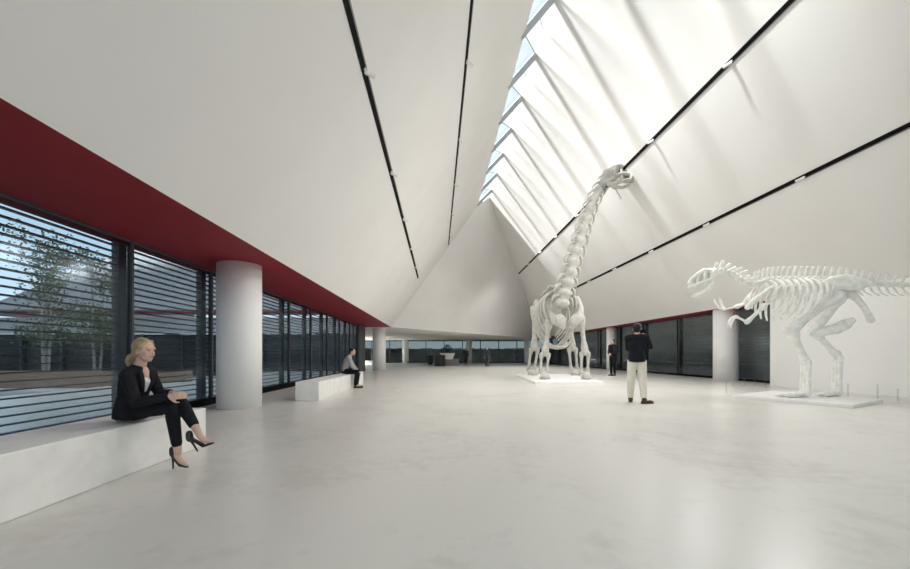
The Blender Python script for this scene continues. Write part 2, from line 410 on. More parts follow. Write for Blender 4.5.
# ---- long-necked skeleton
def long_neck():
    root = thing('dinosaur_skeleton', 'tall long-necked dinosaur skeleton standing on a white plinth, head raised high', 'dinosaur skeleton', (4.9, 16.6, .1))
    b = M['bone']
    def spine(t): return at(561, 291, 15.3).lerp(at(549, 301, 18.8), t)
    # neck
    px = [(562,303,15.0),(565,290,14.95),(569,277,14.9),(572.5,263,14.85),(577,249,14.8),(581,235,14.75),(585.5,221,14.7),(590.5,207,14.65),(596,195,14.6),(602,184.5,14.55),(609,176,14.5)]
    P = [at(*p) for p in px]
    # finer vertebra steps
    pts = []
    N = 13
    for i in range(N+1):
        f = i/N*(len(P)-1); k = min(int(f), len(P)-2); pts.append(P[k].lerp(P[k+1], f-k))
    for i in range(N):
        a, c = pts[i], pts[i+1]; t = (c-a).normalized(); L = (c-a).length
        r = .31-.15*i/N
        side = t.cross(V((.25, -1, .1))).normalized()
        fr = side.cross(t)
        if fr.y > 0: fr = -fr
        m = MB().tube([a+t*.03, a+t*L*.22, a+t*L*.5, a+t*L*.8, c-t*.02], [r*1.0, r*.86, r*.66, r*.84, r*.92], n=12, side=side, flat=.85)
        bk = -fr
        m.tube([a+t*L*.5+bk*r*.5, a+t*L*.4+bk*r*1.5], [r*.34, r*.2], n=6)             # neural spine at the back
        for sg in (-1, 1):
            e = a+t*L*.55+side*sg*r*.8
            m.tube([a+t*L*.72+side*sg*r*.55, e+side*sg*r*.38, a+t*L*.1+side*sg*r*1.45, a-t*L*.22+side*sg*r*1.42], [r*.24, r*.22, r*.15, r*.06], n=6)   # neck ribs, hooked down
            m.tube([a+t*L*.8+side*sg*r*.5+bk*r*.6, c+side*sg*r*.8+bk*r*.9], [r*.2, r*.12], n=6)
        m.build('neck_vertebra', b, root, smooth=True)
    # skull, facing right
    Y = 14.45
    def q(x, y, d=0): return at(x, y, Y+d)
    m = MB()
    m.tube([q(604,182), q(609,174.5), q(613.5,170), q(617,168.5)], [.17, .25, .25, .16], n=12)               # braincase
    for d in (-.2, .2):
        m.tube([q(608,171,d*.7), q(613,166.8,d*.75), q(619,165,d*.7), q(625,166,d*.6), q(630,170,d*.6), q(631.5,175,d*.7), q(630.5,180,d*.6)], [.08,.10,.10,.095,.09,.10,.08], n=8)
        m.tube([q(607,181,d*.9), q(613,178.5,d), q(617,175,d*.9), q(623,173.5,d*.8), q(630,174.5,d*.7)], [.11,.10,.085,.075,.07], n=8)
        m.tube([q(609,184,d*.9), q(615,183.5,d), q(621,181,d), q(630,180,d*.7)], [.09,.085,.075,.075], n=8)
        m.tube([q(613,167.5,d*.8), q(614.5,173,d), q(614,178.5,d)], .075, n=8)
        m.tube([q(621,166,d*.6), q(621.3,173,d*.8), q(621.5,180.5,d)], .06, n=8)
    m.tube([q(630,170.5), q(631.3,178)], [.15, .17], n=10)
    m.tube([q(610,175), q(617,170.5), q(624,170), q(630,174)], [.24, .24, .2, .16], n=12, side=(0, 0, 1), flat=.42)
    m.build('skull', b, root, smooth=True)
    m = MB()
    for d in (-.18, .18):
        m.tube([q(610,184,d), q(614,187,d), q(622,187.5,d), q(628.5,185.5,d*.6)], [.07,.075,.06,.05], n=8)
    m.tube([q(628.5,185.5,-.11), q(629,185.2,.11)], .05, n=8)
    m.build('lower_jaw', b, root, smooth=True)
    m = MB()
    for k in range(7):
        x = 621.5+k*1.35
        for d in (-.16, .16): MB().tube([q(x, 180, d), q(x+.2, 183.6-abs(k-3)*.1, d)], [.022, .008], n=5).build('tooth', b, root, smooth=True)
    MB().tube([q(615,188), q(618,193), q(621,199)], [.022,.02,.014], n=6).build('hyoid_bone', b, root, smooth=True)
    # back
    for i in range(11):
        s0, s1 = spine(i/11), spine((i+.85)/11)
        m = MB().tube([s0, s1], [.19, .17], n=10)
        mid = s0.lerp(s1, .5)
        m.tube([mid, mid+V((0, .06, .46))], [.12, .07], n=6)
        for sg in (-1, 1): m.tube([mid+V((0,0,.1)), mid+V((sg*.42, .04, .22))], [.1, .05], n=6)
        m.build('back_vertebra', b, root, smooth=True)
    # ribs
    for i in range(11):
        t = i/10*.86; s = spine(t)+V((0, 0, .05))
        wd = .56+.32*math.sin(min(1, (i+1)/6)*PI/2) - (.22*max(0, i-7)/3)
        dp = 1.55+.75*math.sin(min(1, i/5)*PI/2) - .42*max(0, i-6)/4
        for sg in (-1, 1):
            path = []
            for k in range(10):
                a = k/9*(2.72 if i > 1 else 2.35)
                path.append(s + V((sg*wd*math.sin(a)*(1+.06*math.sin(2*a)), .22*math.sin(a*.6) - .10*(k/9)**2 , -dp*.5*(1-math.cos(a)) + .08*math.sin(a))))
            MB().tube(path, [.05,.06,.058,.056,.055,.053,.05,.048,.042,.035], n=7, flat=1.25).build('rib', b, root, smooth=True)
    # belly ribs
    for i in range(5):
        s = spine(.1+.16*i); z = s.z-2.25-.05*math.sin(i)
        MB().tube([V((s.x-.55, s.y+.1, z+.28)), V((s.x-.25, s.y-.05, z+.04)), V((s.x, s.y-.1, z)), V((s.x+.25, s.y-.05, z+.04)), V((s.x+.55, s.y+.1, z+.28))], [.03,.045,.05,.045,.03], n=6).build('belly_rib', b, root, smooth=True)
    # shoulder girdle
    for sg, sh in ((-1, [(549,300,16.0),(550.5,312,15.5),(556,321,15.05),(563,326,14.9)]), (1, [(577,298,16.0),(581,308,15.5),(579,318,15.05),(572,326,14.9)])):
        MB().tube([at(*p) for p in sh], [.09,.10,.17,.13], n=10, side=(0, 1, 0), flat=[1.2,1.1,1.2,1.1]).build('shoulder_blade', b, root, smooth=True)
        x0 = 560.5 if sg < 0 else 575
        c = at(x0, 320, 14.8)
        MB().ball(c, (.21, .05, .25), Matrix.Rotation(sg*.5, 3, 'Y'), 12, 8).build('breast_plate', b, root, smooth=True)
    # pelvis
    for x, sg in ((539, -1), (563, 1)):
        MB().tube([at(x+2*sg, 303, 18.0), at(x+3*sg, 311, 18.4), at(x+2*sg, 318, 18.9)], [.24,.36,.22], n=10, side=(0,1,0), flat=.4).build('hip_bone', b, root, smooth=True)
    # limbs : (upper top, joint, foot)
    def leg(top, knee, foot, r, kindname, hand):
        top, knee, foot = V(top), V(knee), V(foot)
        bonebar(top, knee, r*1.35, r*1.2, r*.72).build('thigh_bone' if kindname == 'hind' else 'upper_arm_bone', b, root, smooth=True)
        ank = foot + V((0, .05, .26))
        for sg in (-1, 1):
            o = V((sg*r*1.12, 0, 0))
            bonebar(knee+o-V((0,0,.06)), ank+o*.9, r*.72, r*.62, r*.42).build('shin_bone' if kindname == 'hind' else 'forearm_bone', b, root, smooth=True)
        for k in range(5):
            a = (k-2)/2; e = foot+V((a*r*1.25, -.26+.12*a*a, .072))
            MB().tube([ank+V((a*r*.6, -.02, -.02)), ank.lerp(e, .6)+V((0,0,.04)), e], [.085, .075, .06], n=7).build('toe_bone', b, root, smooth=True)
    leg(at(549,322,15.5), at(545,353,15.3), (at(544,379,15.3).x, 15.3, .1), .125, 'fore', 1)
    leg(at(581,318,15.5), at(585,352,15.2), (5.80, 15.2, .1), .125, 'fore', 1)
    leg(at(534,309,18.3), at(534.5,348,18.2), (at(531.5,375,18.2).x, 18.2, .1), .14, 'hind', 1)
    leg(at(570,312,18.3), at(572.5,348,18.2), (at(574.5,375,18.2).x, 18.2, .1), .14, 'hind', 1)
    # tail, hidden behind the body, running back
    s = spine(1)
    for i in range(9):
        a = s+V((.06*i, .36*i, -.16*i)); c = s+V((.06*(i+.85), .36*(i+.85), -.16*(i+.85))); r = .2-.016*i
        MB().tube([a, a.lerp(c, .5), c], [r, r*.75, r*.95], n=9).tube([a.lerp(c, .5), a.lerp(c, .5)+V((0, .1, .38-.03*i))], [r*.5, r*.3], n=6).build('tail_vertebra', b, root, smooth=True)
    return root
long_neck()
o = MB().prism([(3.5, 13.9, 0), (6.0, 13.9, 0), (6.55, 19.3, 0), (3.9, 19.3, 0)], (0, 0, .1)).build('plinth', M['plinth'], bevel=.01)
tag(o, 'low white plinth under the tall long-necked skeleton', 'plinth', 'skeleton plinths')

# ---- two-legged predator
def predator():
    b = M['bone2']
    root = thing('dinosaur_skeleton', 'two-legged predator dinosaur skeleton leaning forward on the right, tail out of frame', 'dinosaur skeleton', (9.3, 9.3, .08))
    def yat(x): return 9.3 + (800-x)*.0045
    def q(x, y, d=0): return at(x, y, yat(x)+d)
    K = F/9.3
    sp = [(712,272),(720,270.5),(728,271.5),(735,275),(742,280),(749,284.5),(756,284.5),(763,281.5),(771,280),(780,279.5),(790,279.5),(800,279.5),(810,279.5),(820,279.5),(832,280),(845,281),(858,282.5),(872,283.5),(886,284.5),(900,285),(914,285)]
    def sppt(f):
        f = max(0, min(f, len(sp)-1.001)); k = int(f); x = sp[k][0]+(sp[k+1][0]-sp[k][0])*(f-k); y = sp[k][1]+(sp[k+1][1]-sp[k][1])*(f-k)
        return q(x, y)
    N = 34
    pts = [sppt(i/N*(len(sp)-1)) for i in range(N+1)]
    # the rest of the tail sweeps on, out of the frame
    last = pts[-1]
    for i in range(1, 15):
        pts.append(last + V((.06*i-.003*i*i*.6, -.14*i, -.012*i-.0015*i*i)))
    for i in range(len(pts)-1):
        a, c = pts[i], pts[i+1]; t = (c-a).normalized(); mid = a.lerp(c, .5); L = (c-a).length
        tail = i > 24
        r = (.075 if i < 9 else .085) if not tail else max(.022, .078-.0028*(i-24))
        m = MB().tube([a+t*L*.06, mid, c-t*L*.06], [r, r*.72, r], n=10)
        hgt = (.20 + .04*math.sin(i*1.7)) if i < 9 else (.30 if not tail else max(.06, .30-.013*(i-24)))
        lean = t*(.06 if i > 8 else .10) * (1 if i > 8 else 1)
        up = V((0, 0, 1)) if i > 8 else (V((0,0,1)) - t*t.z).normalized()
        m.tube([mid+up*r*.5, mid+up*hgt*.6+lean*.4, mid+up*hgt+lean], [.035, .03, .036], n=6, side=t, flat=.6)
        side = t.cross(V((0,0,1))).normalized()
        for sg in (-1, 1): m.tube([mid, mid+side*sg*(.2 if not tail else .13)+V((0,0,.04))], [.035, .018], n=5)
        m.build('neck_vertebra' if i < 9 else ('tail_vertebra' if tail else 'back_vertebra'), b, root, smooth=True)
        if tail and i < 40:
            MB().tube([mid-V((0,0,r*.6)), mid+t*.08-V((0,0,.20)), mid+t*.2-V((0,0,.30-.008*(i-24)))], [.028,.022,.014], n=6).build('chevron_bone', b, root, smooth=True)
    # skull
    m = MB()
    for d in (-.13, .13):
        m.tube([q(711,271.5,d*.8), q(704,270.3,d*.9), q(698,274,d*.8), q(692,279,d*.6), q(688.8,283.5,d*.3)], [.055,.06,.05,.05,.045], n=8)
        m.tube([q(711,280,d), q(704,281.5,d), q(697,285,d*.8), q(690,286.5,d*.35)], [.05,.045,.05,.05], n=8)
        m.tube([q(711,271.5,d*.8), q(712.5,276,d), q(711,282,d), q(709.5,287,d)], [.06,.055,.05,.035], n=8)
        m.tube([q(704.5,270.5,d*.9), q(705,276,d), q(704,281.5,d)], .042, n=8)
        m.tube([q(698.5,274,d*.8), q(697.5,279.5,d*.8), q(697,285,d*.8)], .036, n=8)
        m.ball(q(691.5,283,d*.5), (.10,.05,.07), None, 10, 7)
    m.tube([q(713,272.5), q(708,272)], [.12,.11], n=10)
    m.tube([q(710.5,276.5), q(703,276), q(696.5,280.5), q(690.5,283.5)], [.125,.125,.11,.085], n=12, side=(0,0,1), flat=.6)
    m.build('skull', b, root, smooth=True)
    m = MB()
    for d in (-.13, .13):
        m.tube([q(711.5,284,d), q(707,291,d), q(700,295,d*.8), q(693.5,296,d*.3)], [.05,.065,.055,.04], n=8)
    m.build('lower_jaw', b, root, smooth=True)
    for (x0, y0, x1, y1, n, jaw) in ((690, 287, 704, 283, 9, -1), (694, 294, 704, 291.5, 7, 1)):
        m = MB()
        for k in range(n):
            x = x0+(x1-x0)*k/(n-1); y = y0+(y1-y0)*k/(n-1)
            for d in (-.09, .09): MB().tube([q(x, y, d), q(x+.3, y-jaw*2.3, d)], [.016, .004], n=5).build('tooth', b, root, smooth=True)
    # neck ribs
    for i in range(2, 8):
        p = pts[i]
        for sg in (-1, 1): MB().tube([p+V((0, sg*.06, -.05)), p+V((.13, sg*.09, -.14))], [.022,.01], n=5).build('neck_rib', b, root, smooth=True)
    # ribs
    for i in range(12):
        f = 6.2+i*.72; s = sppt(f)
        dp = [.42,.66,.84,.95,1.0,1.0,.98,.92,.82,.66,.48,.34][i]; wd = [.22,.32,.40,.44,.46,.46,.44,.42,.38,.32,.26,.2][i]
        for sg in (-1, 1):
            path = []
            for k in range(9):
                a = k/8*2.5
                path.append(s + V((.05*k/8*2 - .30*(k/8)**2 + .10, sg*wd*math.sin(a), -dp*.5*(1-math.cos(a))*1.1+.03*math.sin(a))))
            MB().tube(path, [.026,.036,.038,.038,.036,.034,.03,.026,.018], n=7).build('rib', b, root, smooth=True)
    # shoulder blades and arms
    for d, pts2 in ((-.36, [(772,287),(764,293),(754,300),(748,307)]), (.36, [(766,284),(756,289),(749,297),(745,303)])):
        MB().tube([q(x, y, d) for x, y in pts2], [.04,.045,.055,.07], n=8, side=(0,1,0), flat=1.0).build('shoulder_blade', b, root, smooth=True)
    def arm(sh, el, wr, fingers, d):
        bonebar(q(*sh, d), q(*el, d), .07, .06, .042).build('upper_arm_bone', b, root, smooth=True)
        for o in (-.03, .03): bonebar(q(*el, d+o), q(*wr, d+o), .042, .036, .026).build('forearm_bone', b, root, smooth=True)
        for f in fingers: MB().tube([q(x, y, d+o2) for (x, y, o2) in [(wr[0], wr[1], 0)]+f], [.036,.03,.028,.008][:len(f)+1], n=7).build('finger_bone', b, root, smooth=True)
    arm((750,302), (737,306.5), (724,309.5), [[(722,306,.03),(720.5,301,.03),(718.5,297.5,.03)], [(719.5,308,-.02),(716,304,-.02),(714,299,-.02)]], .34)
    arm((764,306), (747,322), (736,316.5), [[(731.5,318,.03),(729,322,.03),(728,327,.03)], [(733,320,-.03),(731,324,-.03),(731,328,-.03)]], -.36)
    # pelvis
    for d in (-.2, .2):
        MB().tube([q(821,285,d), q(832,283,d), q(846,282,d), q(860,284,d), q(871,283,d)], [.08,.16,.19,.15,.05], n=10, side=(0,0,1), flat=.32).build('hip_blade', b, root, smooth=True)
    MB().tube([q(843,292), q(835,306), q(823,322), q(814,331)], [.1,.075,.07,.07], n=9).build('pubic_bone', b, root, smooth=True)
    MB().tube([q(811,333), q(822,331.5), q(836,329), q(846,324), q(852,320.5)], [.06,.10,.115,.115,.07], n=10, side=(0,1,0), flat=1.1).build('pubic_boot', b, root, smooth=True)
    MB().tube([q(850,293), q(857,299), q(864,307), q(869,316), q(870.5,320)], [.10,.07,.062,.065,.08], n=9).build('sit_bone', b, root, smooth=True)
    # legs
    def leg(hip, knee, ankle, foot, toes, d, r):
        bonebar(q(*hip, d*.7), q(*knee, d), r*1.35, r*1.3, r*.82, n=11).build('thigh_bone', b, root, smooth=True)
        kn, an = q(*knee, d), q(*ankle, d)
        bonebar(kn+V((.03,-.02,-.03)), an, r*1.1, r*.85, r*.6, n=10).build('shin_bone', b, root, smooth=True)
        MB().tube([kn+V((.12,.04,-.06)), an+V((.07,.03,.05))], [.035,.022], n=7).build('calf_bone', b, root, smooth=True)
        ft = q(*foot, d); ft.z = .155
        for o in (-.06, 0, .06): bonebar(an+V((.0, o, 0)), ft+V((0, o*1.3, 0)), r*.55, r*.5, r*.4, n=8).build('foot_bone', b, root, smooth=True)
        for (tx, oy) in toes:
            e = V((ft.x+tx, ft.y+oy, .115))
            MB().tube([ft+V((0, oy*.3, -.01)), ft.lerp(e, .35)+V((0,0,.02)), ft.lerp(e, .7)+V((0,0,-.01)), e], [.06,.052,.046,.012], n=8).build('toe_bone', b, root, smooth=True)
    leg((836,296), (790,330), (806,362), (805,390), [(-.62,-.16),(-.68,.04),(-.5,.2)], -.2, .115)
    leg((840,297), (813,331), (838,357), (836,389), [(-.48,-.2),(-.52,-.02),(-.34,.16)], .12, .105)
    MB().tube([q(838,352,.12), q(841,358,.12), q(841.5,364,.12)], [.05,.035,.015], n=7).build('heel_spur', b, root, smooth=True)
predator()
cl, cn, cr = V((7.3, 9.6, 0)), V((8.33, 7.72, 0)), V((10.0, 8.65, 0)); cb = cl+cr-cn
o = MB().prism([cl, cn, cr, cb+V((.35,.2,0))], (0, 0, .075)).build('plinth', M['plinth'], bevel=.008)
tag(o, 'low white plinth under the two-legged predator skeleton', 'plinth', 'skeleton plinths')
posts = [(7.9, 10.55, .34, 'left of the skeleton toes'), (10.12, 9.5, .36, 'right of the skeleton heel'), (10.62, 9.3, .36, 'second rightmost by the plinth'), (10.45, 8.75, .3, 'rightmost and nearest by the plinth corner'),
         (9.75, 12.7, .3, 'leftmost at the foot of the column'), (10.02, 12.6, .3, 'second in the row before the dark glazing'), (10.28, 12.5, .3, 'third in the row before the dark glazing'), (10.55, 12.4, .3, 'nearest the edge of the white wall')]
for x, y, h, w in posts:
    t = thing('barrier_post', 'thin clear barrier post on the floor, '+w, 'post', (x, y, 0), 'clear barrier posts around the predator plinth')
    MB().lathe([(.014, .012), (.014, h)], (x, y, 0), 10).build('rod', M['acrylic'], t)
    MB().lathe([(.045, 0), (.045, .008), (.02, .014)], (x, y, 0), 16).build('foot', M['white_metal'], t)

# ================================================================== PEOPLE
def basis(fwd, up=V((0,0,1))):
    f = V(fwd).normalized(); r = f.cross(V(up)).normalized(); u = r.cross(f)
    return Matrix((r, f, u)).transposed()          # columns: right, forward, up

def head_mesh(mb, c, R, s):
    """c = head centre; R columns right, forward, up; adds cranium, face and jaw"""
    def l(x, y, z): return c + R @ V((x*s, y*s, z*s))
    mb.ball(l(0, -.012, .025), (.076*s, .098*s, .092*s), R, 18, 12)
    mb.ball(l(0, .022, -.03), (.062*s, .075*s, .085*s), R, 16, 10)
    mb.tube([l(-.035, .035, -.075), l(0, .068, -.09), l(.035, .035, -.075)], [.024*s, .024*s, .024*s], n=8)
    mb.tube([l(0, .082, .012), l(0, .103, -.024)], [.010*s, .016*s], n=8)               # nose
    mb.tube([l(-.04, .078, .026), l(.04, .078, .026)], .013*s, n=8)                     # brow
    mb.tube([l(-.016, .088, -.054), l(.016, .088, -.054)], .012*s, n=8)                 # mouth
    for sg in (-1, 1):
        mb.ball(l(sg*.078, -.008, -.012), (.010*s, .020*s, .032*s), R, 8, 6)
        mb.ball(l(sg*.038, .06, -.028), (.022*s, .02*s, .022*s), R, 8, 6)

def hand_mesh(mb, wrist, d, nrm, s, curl=.5, thumb=1):
    """d: pointing direction, nrm: palm side; thumb leaves the side of the palm"""
    d = V(d).normalized(); nrm = (V(nrm) - d*V(nrm).dot(d)).normalized(); sd = d.cross(nrm)*thumb
    mb.tube([wrist, wrist+d*.035*s, wrist+d*.085*s], [.026*s, .038*s, .040*s], n=10, side=sd, flat=.42)
    for k, (o, L) in enumerate(((.030, .070), (.010, .080), (-.011, .074), (-.030, .058))):
        p = wrist + d*.085*s + sd*o*s; pts = [p]; a = 0
        for j, fr in enumerate((.45, .32, .23)):
            a += curl*(.5 if j == 0 else .8)
            p = p + (d*math.cos(a) + nrm*math.sin(a))*L*s*fr; pts.append(p)
        mb.tube(pts, [.0095*s, .009*s, .008*s, .0065*s], n=8)
    p = wrist + d*.025*s + sd*.030*s
    e = p + (d*.55+sd*.75+nrm*.3).normalized()*.04*s
    mb.tube([p, e, e+(d*.85+sd*.15+nrm*.45).normalized()*.034*s], [.014*s, .011*s, .008*s], n=8)

def limb(mb, pts, rad, n=12):
    out, rr = [], []
    for i in range(len(pts)-1):
        for k in range(4):
            f = k/4; out.append(V(pts[i]).lerp(V(pts[i+1]), f)); rr.append(rad[i]+(rad[i+1]-rad[i])*f)
    out.append(V(pts[-1])); rr.append(rad[-1])
    mb.tube(out, rr, n=n)

def figure(label, J, s, headR, cloth, loc, hands, voxel=.008, shoes=True, torso_side=None, hair='short', group=None, bulk=0.0, feet=None, low=.35):
    """J: joints; cloth: dict(top=mat, legs=mat, shoe=mat, hair=mat, topname, sleeves)"""
    root = thing('person', label, 'person', loc, group)
    side = V(torso_side) if torso_side is not None else (J['shR']-J['shL']).normalized()
    b = MB()
    def torso(mb, e, lo=0):
        pel, wai, che, nek = J['pel'], J['wai'], J['che'], J['nek']
        mb.tube([pel-(wai-pel)*low, pel, wai, che, che.lerp(nek, .62)], [(.135+e)*s, (.158+e)*s, (.132+e)*s, (.156+e)*s, (.13+e)*s], n=20, side=side, flat=[.75,.74,.72,.70,.62], cap=.35)
        mb.tube([J['shL'], che.lerp(nek, .72), J['shR']], [(.056+e)*s, (.075+e)*s, (.056+e)*s], n=12)
    torso(b, 0)
    b.tube([J['nek']-(J['hed']-J['nek'])*.2, J['nek'].lerp(J['hed'], .75)], [.056*s, .050*s], n=12)
    head_mesh(b, J['hed'], headR, s)
    for k in 'LR':
        limb(b, [J['sh'+k], J['el'+k], J['wr'+k]], [.050*s, .039*s, .026*s])
        limb(b, [J['hi'+k], J['kn'+k], J['an'+k]], [.082*s, .056*s, .036*s], 14)
        if feet is None:
            b.tube([J['an'+k]-V((0,0,.03*s)), J['an'+k].lerp(J['to'+k], .5), J['to'+k]], [.036*s, .036*s, .026*s], n=10)
        else:
            b.tube([J['an'+k]]+feet[k][0], feet[k][1], n=10)
        if hands.get(k): hand_mesh(b, J['wr'+k], *hands[k][:2], s, *hands[k][2:])
    b.remesh('body', M['skin'], root, voxel, 2)
    # top
    g = MB(); torso(g, .016+bulk)
    if cloth.get('hem'):
        h = J['pel']; d = (J['wai']-h).normalized(); g.tube([h-d*cloth['hem']*s, h, J['wai']], [(.178+bulk)*s, (.172+bulk)*s, .15*s], n=20, side=side, flat=.78, cap=.15)
    for k in 'LR':
        limb(g, [J['sh'+k], J['el'+k], J['el'+k].lerp(J['wr'+k], cloth.get('sleeve', .93))], [(.064+bulk)*s, (.053+bulk)*s, (.041+bulk*.5)*s])
    if cloth.get('collar'): g.tube([J['nek']-(J['hed']-J['nek'])*.12, J['nek'].lerp(J['hed'], .25)], [.072*s, .066*s], n=14)
    g.remesh(cloth['topname'], cloth['top'], root, voxel, 3)
    # trousers
    g = MB(); pel = J['pel']; d = (J['wai']-pel).normalized()
    g.tube([pel-d*.05*s, pel, pel+d*.08*s], [.168*s, .17*s, .15*s], n=20, side=side, flat=.78, cap=.25)
    for k in 'LR':
        limb(g, [J['hi'+k], J['kn'+k], J['kn'+k].lerp(J['an'+k], cloth.get('leglen', .97))], [(.100)*s, (.073+cloth.get('loose', 0))*s, (.053+cloth.get('loose', 0))*s], 14)
    g.remesh('trousers', cloth['legs'], root, voxel, 3)
    # shoes
    if shoes:
        for k in 'LR':
            a, t = J['an'+k], J['to'+k]; f = (t-a); f.z = 0; f = f.normalized(); sd = f.cross(V((0,0,1)))
            base = V((a.x, a.y, loc[2] if cloth.get('floor') is None else cloth['floor']))
            g = MB(); g.tube([a+V((0,0,.02*s)), base+V((0,0,.05*s))], [.05*s, .05*s], n=12)
            g.tube([base-f*.045*s+V((0,0,.04*s)), base+f*.06*s+V((0,0,.045*s)), base+f*.15*s+V((0,0,.038*s)), base+f*.20*s+V((0,0,.032*s))], [.036*s, .042*s, .044*s, .032*s], n=12, side=sd, flat=.85)
            sh = g.remesh('shoe', cloth['shoe'], root, voxel, 2)
            MB().tube([base-f*.06*s+V((0,0,.012)), base+f*.08*s+V((0,0,.012)), base+f*.22*s+V((0,0,.012))], [.038*s,.046*s,.036*s], n=12, side=sd, flat=.25).build('sole', cloth.get('sole', cloth['shoe']), sh, smooth=True)
    # hair and face
    c, R = J['hed'], headR
    def l(x, y, z): return c + R @ V((x*s, y*s, z*s))
    g = MB()
    g.ball(l(0, -.026, .036), (.086*s, .100*s, .096*s), R, 18, 12)
    if hair == 'short': g.ball(l(0, -.05, -.02), (.074*s, .062*s, .075*s), R, 14, 9)
    if hair == 'tail':
        g.ball(l(0, -.058, -.02), (.076*s, .06*s, .08*s), R, 14, 9)
        for sg in (-1, 1): g.tube([l(sg*.035, .045, .100), l(sg*.070, .022, .045), l(sg*.078, -.012, -.015)], [.014*s, .017*s, .018*s], n=8)
        g.ball(l(0, -.112, -.045), .028*s)
        g.tube([l(0, -.115, -.05), l(.005, -.155, -.075), l(.01, -.175, -.12), l(.012, -.175, -.165)], [.028*s, .036*s, .03*s, .012*s], n=10)
    g.remesh('hair', cloth['hair'], root, voxel, 2)
    for sg in (-1, 1): MB().ball(l(sg*.031, .083, .006), (.012*s, .008*s, .006*s), R, 10, 6).build('eye', M['eye'], root, smooth=True)
    MB().tube([l(-.022, .092, -.055), l(0, .101, -.054), l(.022, .092, -.055)], [.003*s, .007*s, .003*s], n=8).build('mouth', M['lips'], root, smooth=True)
    return root, side

# ---- blonde woman on the near bench
def woman():
    J = dict(
        pel=at(132,409,3.66), wai=at(133,397,3.66), che=at(136,382,3.65), nek=at(139.5,367.5,3.65), hed=at(144.5,350.5,3.64),
        shR=at(127,376,3.53), shL=at(149.5,373.5,3.78), elR=at(136,403,3.44), elL=at(160,394,3.80), wrR=at(168.5,396.5,3.46), wrL=at(171,393,3.62),
        hiR=at(136,408.5,3.58), hiL=at(136,407,3.76), knR=at(171.5,407.5,3.56), knL=at(181,403,3.66), anR=at(178,452,3.60), anL=at(197,430,3.54))
    J['toR'] = J['anR']+V((.12,0,-.1)); J['toL'] = J['anL']+V((.14,0,-.08))
    s = .93
    hR = basis(V((1, -.16, -.05)))
    def fl(px, py, Y): return at(px, py, Y)
    feetR = ([at(177,455.5,3.60), at(181,461.5,3.60), at(186,465,3.60)], [.034*s, .032*s, .03*s, .018*s])
    feetL = ([at(199.5,435,3.54), at(204.5,440.5,3.54), at(210.5,441.5,3.54)], [.034*s, .032*s, .03*s, .018*s])
    hands = dict(R=(V((.95,.25,.1)), V((.25,1,-.1)), .55, -1), L=(V((.8,-.5,-.1)), V((-.35,-.85,-.5)), .55, 1))
    cloth = dict(top=M['suit'], topname='jacket', legs=M['trousers'], hair=M['blond'], shoe=M['shoe'], hem=.085, sleeve=.92, leglen=.80, loose=-.004)
    root, side = figure('blonde woman in a dark trouser suit and heels sitting on the near bench', J, s, hR, cloth, (at(140,417,3.65).x, 3.65, .445), hands, voxel=.006, shoes=False, hair='tail', feet=dict(R=feetR, L=feetL), low=.02)
    # white top showing in the jacket opening, with its neckline
    fw = side.cross(V((0,0,1))); fw = fw if fw.dot(V((1,-.5,0))) > 0 else -fw
    fw = fw.normalized()
    c, n, w = J['che'], J['nek'], J['wai']
    def fr(z, x, o): return c.lerp(n, z) + fw*o + side*x
    g = MB().tube([fr(.42,0,.078), fr(.05,0,.098), w.lerp(c,.45)+fw*.096], [.036, .05, .034], n=14, side=side, flat=.5)
    g.remesh('blouse', M['white_top'], root, .006, 2)
    g = MB().tube([fr(.98,0,.05), fr(.72,0,.072), fr(.36,0,.092)], [.034, .040, .030], n=14, side=side, flat=.45)
    g.remesh('neckline', M['skin'], root, .006, 2)
    for sg in (-1, 1):
        MB().tube([fr(1.0, sg*.052, .04), fr(.6, sg*.062, .088), fr(.1, sg*.06, .118), w.lerp(c,.4)+fw*.122+side*sg*.03], [.014,.024,.026,.012], n=10, side=side, flat=.35).build('lapel', M['suit'], root, smooth=True)
    # heeled shoes
    for (hl, mid, ball, toe, tip) in (
        (at(172.8,453,3.60), at(176,459.5,3.60), at(181,464.8,3.60), at(187.5,467,3.60), at(173.2,468.3,3.60)),
        (at(189.3,437.5,3.54), at(196.5,441.5,3.54), at(204,445.8,3.54), at(213,443,3.54), at(197.5,451,3.54))):
        d = (toe-hl); d.z = 0
        sd = V((0,1,0))
        g = MB().tube([hl+V((0,0,.01)), hl.lerp(mid,.5), mid, ball, toe], [.030,.030,.030,.036,.020], n=14, side=sd, flat=.42)
        g.tube([hl+V((0,0,.035)), hl+V((.004,0,-.01))], [.030,.032], n=12)
        sh = g.remesh('shoe', M['shoe'], root, .005, 2)
        MB().tube([hl-V((0,0,.0)), hl.lerp(tip,.45), tip], [.018,.010,.007], n=10).build('heel', M['shoe'], sh, smooth=True)
woman()

